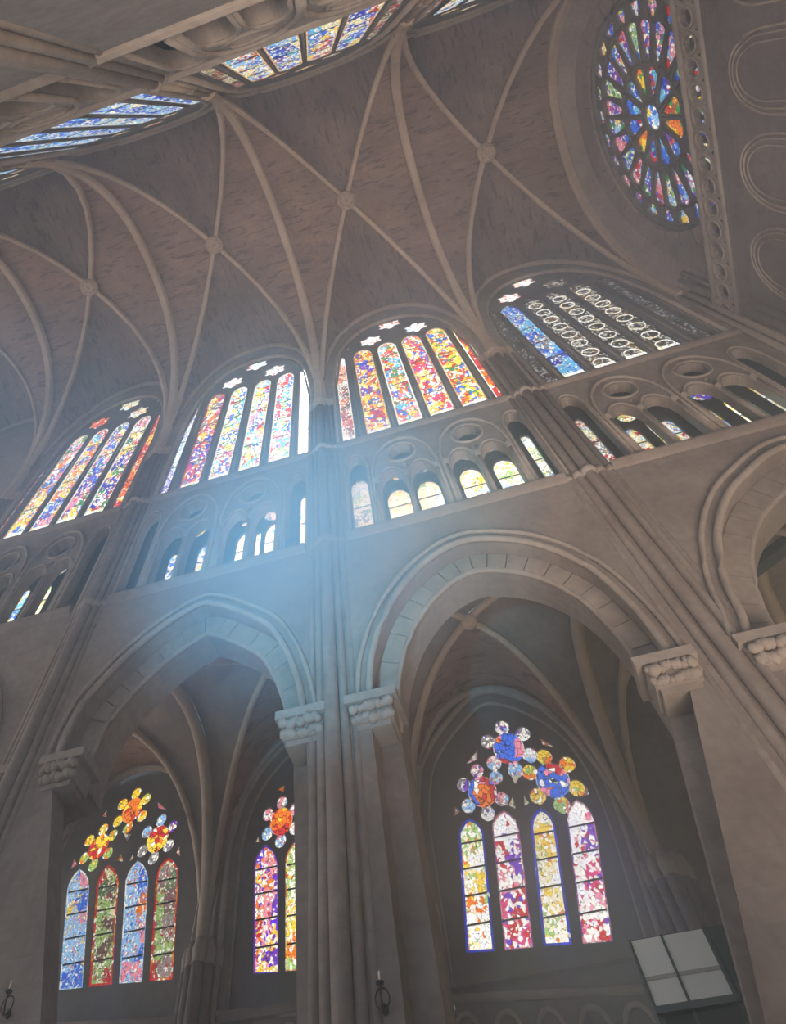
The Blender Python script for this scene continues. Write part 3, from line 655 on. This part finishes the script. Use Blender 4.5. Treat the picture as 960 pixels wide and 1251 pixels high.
# broad arch band against the end wall
bm = NB(); ra = []
for k in range(-20, 21):
    t = math.sin(k/20*PI/2); z = VS + VH*gp(t)
    ra.append([bm.verts.new(p) for p in ((9.3, YC + HB*t, z + .05), (9.42, YC + HB*t*.97, z - .2), (9.8, YC + HB*t*.93, z - .38), (XE - .06, YC + HB*t*.9, z - .7), (XE + .02, YC + HB*t*.86, z - .75))])
for A, B in zip(ra, ra[1:]):
    for k in range(4): bm.faces.new((A[k], A[k+1], B[k+1], B[k]))
obj('end_arch', bm, S_end, ceil, True)

# ------------------------------------------------------------ opposite clerestory wall (over the photographer)
ow = empty('wall_front', kind='structure'); fo = FY(YO, -1)
OPP = [(-1, PIER[1]), (0, PIER[1]), (1, PIER[2]), (2, PIER[3])]
zb, zt = 12.3, 20.6
oh, oo = [], []
def opp_window(idx, x0, keys, borders):
    xm = x0 + 3.0
    xs = [(xm-2.2,.36),(xm-1.42,.8),(xm-.48,.8),(xm+.48,.8),(xm+1.42,.8),(xm+2.2,.36)]
    out = [(xm-2.6, zb-.1), (xm+2.6, zb-.1)] + [(xm - 2.6*(-1+2*j/24), VS + 1.0 + (VH - 1.6) * gp(-1+2*j/24)) for j in range(25)]
    win = empty('window_%d' % (30+idx), kind='structure'); F2 = FY(YO - .02, -1); hs = []; ls = []
    for (x, w_), k in zip(xs, keys):
        p = lancet(x, w_, zb, zt, .6); hs.append(p); ls.append((p, k))
    rs = [(xm-.95,zt+.75,.42),(xm+.95,zt+.75,.42),(xm,zt+2.0,.5)]
    for r_ in rs: hs.append(foil(*r_, 6, 5, PI/2, .72))
    obj('tracery', plate(NB(), out, hs, F2, 0, .08), M_frame, win)
    for (p, k), bd in zip(ls, borders): light_panes(win, F2, inset(p, -.01), zb, zt, 4, k, bd, .05, .035)
    for r_ in rs: obj('rosette', plate(NB(), foil(r_[0], r_[1], r_[2]*1.03, 6, 5, PI/2, .72), [], F2, .03, .06), g('by'), win)
    for (xa, wa), (xb, wb) in zip(xs, xs[1:]):
        mx_ = (xa + wa/2 + xb - wb/2) / 2
        obj('mullion', tube(NB(), [(mx_, YO - .0, zb-.1), (mx_, YO - .0, zt - .3)], .04, 6), M_frame, win, True)
    ringm(win, F2, out[1:] + out[:1], .09, closed=False, name='frame_moulding', d=-.04)
    oh.append(inset(out, .02))
    # blind triforium openings below
    tr = empty('trim_%d' % (30+idx), kind='structure')
    hl = [lancet(xm-2.15,.6,8.5,11.6,1.0), lancet(xm+2.15,.6,8.5,11.6,1.0)]; hd = [lancet(xm-2.15,.74,8.45,11.7,1.0), lancet(xm+2.15,.74,8.45,11.7,1.0)]
    for s in (-1, 1):
        for t in (-1, 1): hl.append(lancet(xm+s*.95+t*.42,.66,8.5,10.3,.9)); hd.append(lancet(xm+s*.95+t*.42,.76,8.5,10.4,.9))
        hl.append(circ(xm+s*.95, 11.0, .42, 16)); hd.append(circ(xm+s*.95, 11.0, .5, 18))
    obj('arcade_screen', plate(NB(), [(x0,8.1),(x0+6,8.1),(x0+6,zb-.12),(x0,zb-.12)], hl, fo, 0, .3), S_trim, tr)
    obj('passage_back', box(NB(), (x0, YO-1.1, 7.9), (x0+6.6, YO-.95, zb+.2)), S_shade, tr); obj('passage_roof', box(NB(), (x0, YO-1.1, zb+.0), (x0+6.6, YO-.28, zb+.1)), S_shade, tr); obj('passage_floor', box(NB(), (x0, YO-1.1, 7.9), (x0+6.6, YO-.3, 8.05)), S_shade, tr)
    for h_ in hd: ringm(tr, fo, h_ if len(h_) == 18 else h_[1:]+h_[:1], .05, closed=len(h_) == 18, name='arch_moulding', d=-.01)
    for s in (-1, 1):
        bg = lancet(xm+s*.95, 1.85, 8.5, 11.75, .8); ringm(tr, fo, bg[1:]+bg[:1], .07, closed=False, name='containing_arch', d=-.03)
    for zz in (8.05, zb-.12):
        prof_bar(x0, x0+6 if x0 < 3 else XE, YO, zz, [(0,-.1),(.05,-.07),(.1,.0),(.1,.06),(.03,.1),(-.1,.1),(-.1,-.1)], S_trim, 'cornice', tr)
oc = ['opp_c']*6; ob = ['opp_n','opp_b','opp_b','opp_b','opp_b','opp_n']
opp_window(0, -14.62, oc, ['bsk']*6); opp_window(1, -8.62, oc, ['bsk']*6)
opp_window(2, -2.62, ob, ['bd','by','by','by','by','bd']); opp_window(3, 3.38, ob, ['bd','bsk','bsk','bsk','bsk','bd'])
obj('wall_face', plate(NB(), [(-34, zb-.15), (XE, zb-.15), (XE, 26.5), (-34, 26.5)], oh, fo, 0, .25), S_wall, ow)
obj('wall_face', plate(NB(), [(-34, ZFL), (XE, ZFL), (XE, 8.1), (-34, 8.1)], [legs([(x+1.1,4),(x+1.3,5.2),(x+2.0,6.4),(x+3,7.1),(x+4,6.4),(x+4.7,5.2),(x+4.9,4)], x+1.1, x+4.9, 2) for x in PIER[:4]], fo, 0, .5), S_wall, ow)
OL = ['thick bundle of shafts crossing the top left corner, above the leftmost blue window','thick bundle of stone shafts at upper left, between the blue window and the multicoloured one','ribbed shaft bundle at top centre, to the right of the multicoloured window']
for i, x in enumerate(PIER[1:4]):
    p = empty('clustered_pier', label=OL[i], category='pier', group='clustered piers over the photographer'); p.location = (x, YO, ZFL)
    sh = [(-.34,-.03,.06),(-.19,.03,.075),(0,.07,.11),(.19,.03,.075),(.34,-.03,.06)]
    for dx, dy, r in sh:
        obj('shaft', tube(NB(), [(dx, dy, 0), (dx, dy, 11.8-ZFL)], r, 12), S_rib, p, True)
        obj('shaft', tube(NB(), [(dx*.8, dy*.75, 11.8-ZFL), (dx*.8, dy*.75, 18.2-ZFL)], r*.72, 12), S_rib, p, True)
    for zz, f_ in ((11.7, 1), (15.2, .75)):
        for dx, dy, r in sh: obj('shaft_ring', lathe(NB(), (dx*(f_*.9+.1 if f_<1 else 1), dy*f_, zz - ZFL), [(r*f_,0),(r*f_*1.35,.08),(r*f_*1.35,.16),(r*f_,.26)], 12), S_trim, p, True)
    for k, (dx, dy, r) in enumerate(sh): capital(p, (dx*.8, dy*.75, 18.1 - ZFL), r*.72, .4, S_rib, i+k)

# ------------------------------------------------------------ side aisle
YA = 15.0
aw = empty('wall_aisle', kind='structure'); fa = FY(YA)
AB = [(-17.2, -12.5), (-12.5, -7.4), (-7.4, -2.85), (-2.85, 1.95), (1.95, 6.6), (6.6, XE)]
def quadmap(bl, br, tl, tr):
    """unit square -> wall plane through four photographed corners of the glazing"""
    def f(s, t):
        return tuple(bl[k]*(1-s)*(1-t) + br[k]*s*(1-t) + tl[k]*(1-s)*t + tr[k]*s*t for k in range(2))
    return f
def hp(x, y): return hity(x, y, YA + .2)
def aisle_window(idx, spec, keys, borders, rounds, smalls, panes):
    win = empty('window_%d' % (40+idx), kind='structure'); F2 = FY(YA + .1); hs = []
    for (bl, br, sl, sr, apx), k, bd in zip(spec, keys, borders):
        bl, br, sl, sr, apx = hp(*bl), hp(*br), hp(*sl), hp(*sr), hp(*apx)
        mid = lambda p, q, t, b: (p[0]*(1-t)+q[0]*t + b[0], p[1]*(1-t)+q[1]*t + b[1])
        bx = (sr[0]-sl[0])
        p = [bl, br, sr, mid(sr, apx, .35, (bx*.09, .02)), mid(sr, apx, .7, (bx*.09, .02)), apx, mid(sl, apx, .7, (-bx*.09, .02)), mid(sl, apx, .35, (-bx*.09, .02)), sl]
        hs.append(p); z0, z1 = min(bl[1], br[1]), apx[1]
        light_panes(win, F2, inset(p, -.008), z0, z1, panes, k, bd, .055 if bd in ('bb', 'br') else .035, .04)
    for (px, py, r, core, lobe) in rounds:
        c_ = hp(px, py); rr_ = r / 44.0
        hs.append(circ(c_[0], c_[1], rr_*.6, 14))
        for k in range(6):
            a = PI/2 + 2*PI*k/6; hs.append(circ(c_[0] + rr_*.8*math.cos(a), c_[1] + rr_*.8*math.sin(a), rr_*.29, 11))
        o = obj('roundel', plate(NB(), circ(c_[0], c_[1], rr_*.57, 14), [], F2, .02, .05), g(core), win)
        for k in range(6):
            a = PI/2 + 2*PI*k/6; obj('petal_pane', plate(NB(), circ(c_[0] + rr_*.8*math.cos(a), c_[1] + rr_*.8*math.sin(a), rr_*.27, 11), [], F2, .035, .06), g(lobe), o)
    for t3 in smalls:
        q = [hp(*p) for p in t3]; hs.append(q); obj('corner_pane', plate(NB(), inset(q, -.005), [], F2, .03, .06), g('sm'), win)
    return win, hs, F2
AW = []
AW.append((aisle_window(0, [((74,1213),(103,1210),(84,1088),(111,1086),(99,1064)), ((110,1209),(139,1206),(120,1083),(147,1081),(134,1059)), ((147,1205),(176,1203),(155,1079),(183,1078),(170,1054)), ((184,1202),(213,1200),(192,1073),(220,1072),(207,1050))],
    ['l1','l2','l3','l4'], ['bsk','br','bsk','br'], [(163,992,22,'fr','fy'),(122,1037,21,'fr','fy'),(194,1027,22,'fr','fp')],
    [((126,1000),(132,992),(132,1001)),((194,982),(206,993),(195,990)),((153,1021),(163,1021),(157,1031)),((144,1054),(150,1046),(152,1056)),((159,1056),(164,1045),(165,1052)),((216,1044),(221,1035),(222,1049)),((88,1065),(92,1052),(96,1059))], 5),
    [(-11.75,6.6),(-7.75,6.6),(-7.6,9.3),(-7.9,10.4),(-8.8,11.2),(-10.1,11.8),(-11.0,11.3),(-11.7,10.4),(-11.95,9.3)], -10.3))
AW.append((aisle_window(1, [((311,1193),(342,1192),(312,1060),(341,1058),(326,1035)), ((350,1190),(382,1188),(350,1052),(382,1050),(366,1028)), ((390,1187),(418,1186),(390,1047),(418,1045),(404,1022)), ((426,1185),(454,1183),(428,1042),(456,1040),(442,1017))],
    ['m1','m2','m1','m2'], ['bv','by','bv','by'], [(345,1006,22,'fr','fp'),(385,962,22,'fb','fp'),(425,998,22,'fr','fp')],
    [((340,968),(349,962),(348,970)),((313,1033),(317,1025),(319,1032))], 5),
    [(-6.75,6.5),(-3.0,6.5),(-3.0,9.3),(-3.3,10.4),(-4.2,11.0),(-5.0,11.4),(-5.9,10.9),(-6.5,10.2),(-6.8,9.2)], -5.1))
AW.append((aisle_window(2, [((571,1168),(606,1166),(561,1024),(592,1020),(574,1002)), ((618,1165),(653,1161),(602,1014),(635,1014),(616,993)), ((665,1160),(700,1158),(649,1012),(679,1010),(661,990)), ((713,1157),(750,1154),(693,1004),(727,1003),(705,980))],
    ['r1','r2','r1','r2'], ['bb','bp','bb','bp'], [(622,917,27,'fb','fp'),(590,970,24,'fb','fp'),(676,956,27,'fb','fy')],
    [((570,937),(584,919),(584,932)),((660,905),(664,913),(680,917)),((624,950),(636,950),(631,962)),((622,987),(627,976),(631,992)),((641,975),(648,985),(642,988)),((714,977),(717,963),(721,974)),((557,989),(557,1001),(563,995))], 5),
    [(-2.35,6.45),(1.2,6.45),(1.45,8.7),(1.3,9.9),(.75,10.7),(-.25,11.3),(-1.1,10.9),(-1.95,10.1),(-2.3,9.0)], -.35))
ahol = []
for (win, hs, F2), out, xm in AW:
    out = out[:1] + smooth(out[1:], 4)
    obj('tracery', plate(NB(), out, hs, F2, 0, .07), M_frame, win)
    ringm(win, F2, out[1:] + out[:1], .06, closed=False, name='frame_moulding', d=-.04)
    o3 = inset(out, -.22); ringm(win, fa, o3[1:] + o3[:1], .07, closed=False, name='hood_moulding', d=-.05)
    o4 = inset(out, -.42); ringm(win, fa, o4[1:] + o4[:1], .05, closed=False, name='hood_moulding', d=-.05)
    obj('sill', plate(NB(), [(out[0][0]-.1, out[0][1]-.1), (out[1][0]+.1, out[1][1]-.1), (out[1][0]+.1, out[1][1]+.02), (out[0][0]-.1, out[0][1]+.02)], [], fa, -.12, .1), S_aisle, win)
    ahol.append(inset(out, .02))
obj('wall_face', plate(NB(), [(-34, ZFL), (XE, ZFL), (XE, 13), (-34, 13)], ahol, fa, 0, .3), S_aisle, aw)
for x0, x1 in AB[:5]:
    zz = 6.2 - .018*(x0+x1)*.5
    obj('string_course', tube(NB(), [(x0+.3, YA-.03, 6.07 - .0675*x0), (x1-.3, YA-.03, 6.07 - .0675*x1)], .06, 8), S_trim, aw, True)
    n = 6; ww = (x1 - x0 - .6)/n
    for k in range(n):
        xc = x0 + .3 + ww*(k+.5); zt_ = 6.07 - .0675*xc - .17; a_ = lancet(xc, ww*.86, 4.2, zt_, .85)
        obj('blind_arch', tube(NB(), [(a, YA - .02, b) for a, b in a_[1:] + a_[:1]], .045, 6), S_trim, aw, True)
    # respond shafts between the chapels
    for dx, dy, r in ((-.3,-.05,.09),(-.13,-.2,.1),(.08,-.28,.13),(.28,-.16,.1),(.42,-.03,.08)):
        obj('respond_shaft', tube(NB(), [(x1+dx, YA+dy, ZFL), (x1+dx, YA+dy, 7.3)], r, 8), S_aisle, aw, True)
        obj('respond_capital', lathe(NB(), (x1+dx, YA+dy, 7.2), [(r,0),(r*1.15,.02),(r*1.05,.05),(r*1.25,.16),(r*1.25,.2),(r*.6,.4)], 8), S_trim, aw, True)
# aisle vault
ac = empty('ceiling_aisle', kind='structure')
SHX = [(-17.2,0),(-12.5,-.8),(-7.4,-1.0),(-2.85,.2),(1.95,1.25),(6.6,.4),(9.95,0)]
def skew(x, v):
    for (a, sa), (b, sb) in zip(SHX, SHX[1:]):
        if a <= x <= b + 1e-6: return x + (sa + (sb-sa)*(x-a)/(b-a)) * (1 - v)/2
    return x
AS, AH, AYC, AHB = 7.0, 4.6, 12.57, 2.43
for x0, x1 in AB:
    xm, hw = (x0+x1)/2, (x1-x0)/2
    def P(u, v): return (skew(xm + hw*u, v), AYC + AHB*v, AS + AH*gp(min(abs(u), abs(v))) )
    for s in (-1, 1):
        for kind in (0, 1):
            bm = NB(); grid = []
            for j in range(11):
                c_ = s * (1 - j/10*.999)
                grid.append([bm.verts.new(P(t*abs(c_), c_) if kind == 0 else P(c_, t*abs(c_))) for t in [(-1 + 2*k/12) for k in range(13)]])
            for A, B in zip(grid, grid[1:]):
                for k in range(12): bm.faces.new((A[k], A[k+1], B[k+1], B[k]))
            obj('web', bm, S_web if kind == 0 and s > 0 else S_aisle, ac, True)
    ts = [math.sin(k/12*PI/2) for k in range(13)]
    for su in (-1, 1):
        for sv in (-1, 1):
            obj('diagonal_rib', tube(NB(), [Vector(P(su*t, sv*t)) - Vector((0,0,.05)) for t in ts], .09, 6), S_rib, ac, True)
    obj('transverse_rib', tube(NB(), [(skew(x1, math.sin(k/12*PI/2)), AYC + AHB*math.sin(k/12*PI/2), AS + AH*gp(math.sin(k/12*PI/2)) - .06) for k in range(-12, 13)], .15, 8, ref=(1,0,0)), S_rib, ac, True)
    obj('wall_rib', tube(NB(), [Vector(P(math.sin(k/12*PI/2), 1)) - Vector((0,.08,.05)) for k in range(-12, 13)], .1, 6), S_trim, ac, True)
    obj('boss', lathe(NB(), (skew(xm, 0), AYC, AS + AH - .24), [(.05,0),(.16,.02),(.2,.1),(.2,.18)], 12), S_rib, ac, True)

# ------------------------------------------------------------ closing the room
obj('wall_left', box(NB(), (-34.4, -4.5, ZFL), (-34, 17, 27)), S_wall, kind='structure')
obj('roof_slab', box(NB(), (-34, YO - .5, 26.3), (XE + .5, 9.6, 26.6)), S_wall, ceil)

# ------------------------------------------------------------ furnishings
bo = empty('partition_cabinet', label='tall cabinet with white glazed panels standing beside the thick right-hand pier', category='cabinet')
M_white = plain('white_panel', (248, 242, 230), .35); M_met = plain('grey_steel', (92, 100, 96), .45, .3); M_gls = plain('dark_glass', (60, 66, 64), .1)
YB = 11.0
c = [hity(*p, YB) for p in ((780,1151),(861,1135),(874,1226),(776,1236),(899,1131),(905,1251))]
zt_, zl_ = 4.84, 4.2
obj('body', box(NB(), (.66, YB + .03, ZFL), (2.04, YB + .9, zt_ + .02)), M_met, bo)
for (xa, xb) in ((.68, 1.05), (1.08, 1.57)):
    obj('panel', box(NB(), (xa, YB, zl_ + .05), (xb, YB + .03, zt_)), M_white, bo)
obj('panel_rail', box(NB(), (.66, YB - .02, zl_ + .27), (1.58, YB + .02, zl_ + .3)), plain('panel_rail', (190,182,170), .4), bo)
for xa in (.65, 1.05, 1.57, 1.64): obj('post', box(NB(), (xa, YB - .03, ZFL), (xa + .03, YB + .03, zt_)), M_met, bo)
obj('glass_door', box(NB(), (.72, YB, ZFL + .1), (1.55, YB + .03, zl_ - .03)), M_gls, bo)
obj('shelf', box(NB(), (.65, YB - .06, zl_ - .02), (1.66, YB + .03, zl_ + .04)), M_met, bo)
M_iron = plain('wrought_iron', (52, 48, 44), .5, .6); M_wax = plain('candle_wax', (225, 215, 195), .5)
SK = .62
def sconce(px, py, label):
    x, z = hity(px, py, 8.75); o = empty('wall_sconce', label=label, category='wall lamp', group='iron candle sconces on the piers'); o.location = (x, 8.95, z); o.scale = (SK, SK, SK)
    obj('backplate', tube(NB(), [(0, .04, -.16), (0, -.0, -.16)], .07, 10), M_iron, o, True)
    obj('scroll_arm', tube(NB(), [(0 + .13*math.cos(t), -.1, -.08 + .13*math.sin(t)) for t in [2*PI*k/16 for k in range(16)]], .014, 6, True, (0,1,0)), M_iron, o, True)
    obj('bracket', tube(NB(), [(0, .0, -.16), (0, -.1, -.22), (0, -.18, -.1), (0, -.2, .04)], .02, 6), M_iron, o, True)
    obj('drip_pan', lathe(NB(), (0, -.2, .03), [(.02,0),(.075,.03),(.08,.05),(.03,.05)], 12), M_iron, o, True)
    obj('candle', lathe(NB(), (0, -.2, .07), [(.02,0),(.02,.14),(.008,.16)], 8), M_wax, o, True)
b0, b1 = hity(905, 706, 11.2), hity(962, 664, 11.2)
bm_ = tube(NB(), [(b0[0] - .6, 11.2, b0[1] - .45), (b0[0], 11.2, b0[1]), (b1[0], 11.2, b1[1]), (9.9, 11.2, b1[1] + .9)], .17, 6)
obj('timber_beam', bm_, plain('dark_timber', (44, 42, 40), .8), label='dark beam crossing behind the half-seen arch at the right edge', category='beam', kind='thing')
sconce(462, 1203, 'iron candle sconce on the pier between the purple window and the yellow-green window')
sconce(5, 1213, 'iron candle sconce at the far lower left edge, on the left pier')

# ------------------------------------------------------------ names of the setting's pieces, one label each
LB = {'floor': ('stone slab floor of the church', 'floor'), 'wall_back': ('nave wall with big pointed arches opening to the aisle, triforium and clerestory above', 'wall'), 'wall_passage': ('dark back wall of the triforium passage behind the small arches', 'wall'),
 'wall_right': ('end wall holding the round rose window', 'wall'), 'wall_front': ('near clerestory wall along the top left edge, over the photographer', 'wall'), 'wall_aisle': ('outer aisle wall with tall lancet windows seen through the big arches', 'wall'), 'wall_left': ('far end wall of the nave beyond the left edge', 'wall'),
 'ceiling': ('ribbed stone vault of the nave with four carved bosses', 'ceiling'), 'ceiling_aisle': ('lower ribbed vault of the side aisle behind the big arches', 'ceiling'),
 'window_1': ('leftmost tall clerestory window with red and yellow lights and an orange edge strip', 'window'), 'window_2': ('second clerestory window from the left with a blazing white right-hand strip', 'window'), 'window_3': ('clerestory window with warm yellow and red lights and an orange lattice strip at right', 'window'), 'window_4': ('dark grey clerestory window with pale scrollwork and one blue light', 'window'),
 'window_20': ('large round rose window with petal-shaped stained glass', 'window'), 'window_30': ('blue clerestory window at the extreme upper left edge of the near wall', 'window'), 'window_31': ('long pale blue clerestory window at upper left, below the thick shaft bundle', 'window'), 'window_32': ('multicoloured near clerestory window at top centre-left with red-brown edge strips', 'window'), 'window_33': ('near clerestory window cut off by the top edge at centre, above the vault', 'window'),
 'window_40': ('aisle window at lower left with blue and green lancets under orange roundels', 'window'), 'window_41': ('aisle window half hidden by the central pier, purple and orange lancets', 'window'), 'window_42': ('aisle window at lower right with yellow-green and magenta lancets', 'window'),
 'window_10': ('yellow and blue triforium lights at the left edge', 'window'), 'window_11': ('white and pale blue triforium lights under the second clerestory window', 'window'), 'window_12': ('creamy yellow triforium lights under the warm red and yellow window', 'window'), 'window_13': ('small dim triforium lights under the dark grey window', 'window'),
 'trim_1': ('triforium arcade screen at the left edge', 'arcade'), 'trim_2': ('triforium arcade screen in the blue haze under the second clerestory window', 'arcade'), 'trim_3': ('triforium arcade screen under the warm red and yellow window', 'arcade'), 'trim_4': ('triforium arcade screen with big dark oculi under the grey window', 'arcade'),
 'trim_30': ('blind arcade screen at the extreme upper left of the near wall', 'arcade'), 'trim_31': ('blind arcade screen above the long pale blue window', 'arcade'), 'trim_32': ('blind arcade screen with dark oculi above the multicoloured near window', 'arcade'), 'trim_33': ('blind arcade screen of the near wall beyond the top centre edge', 'arcade')}
for n_, (l_, c_) in LB.items():
    if n_ in bpy.data.objects: bpy.data.objects[n_]['label'] = l_; bpy.data.objects[n_]['category'] = c_
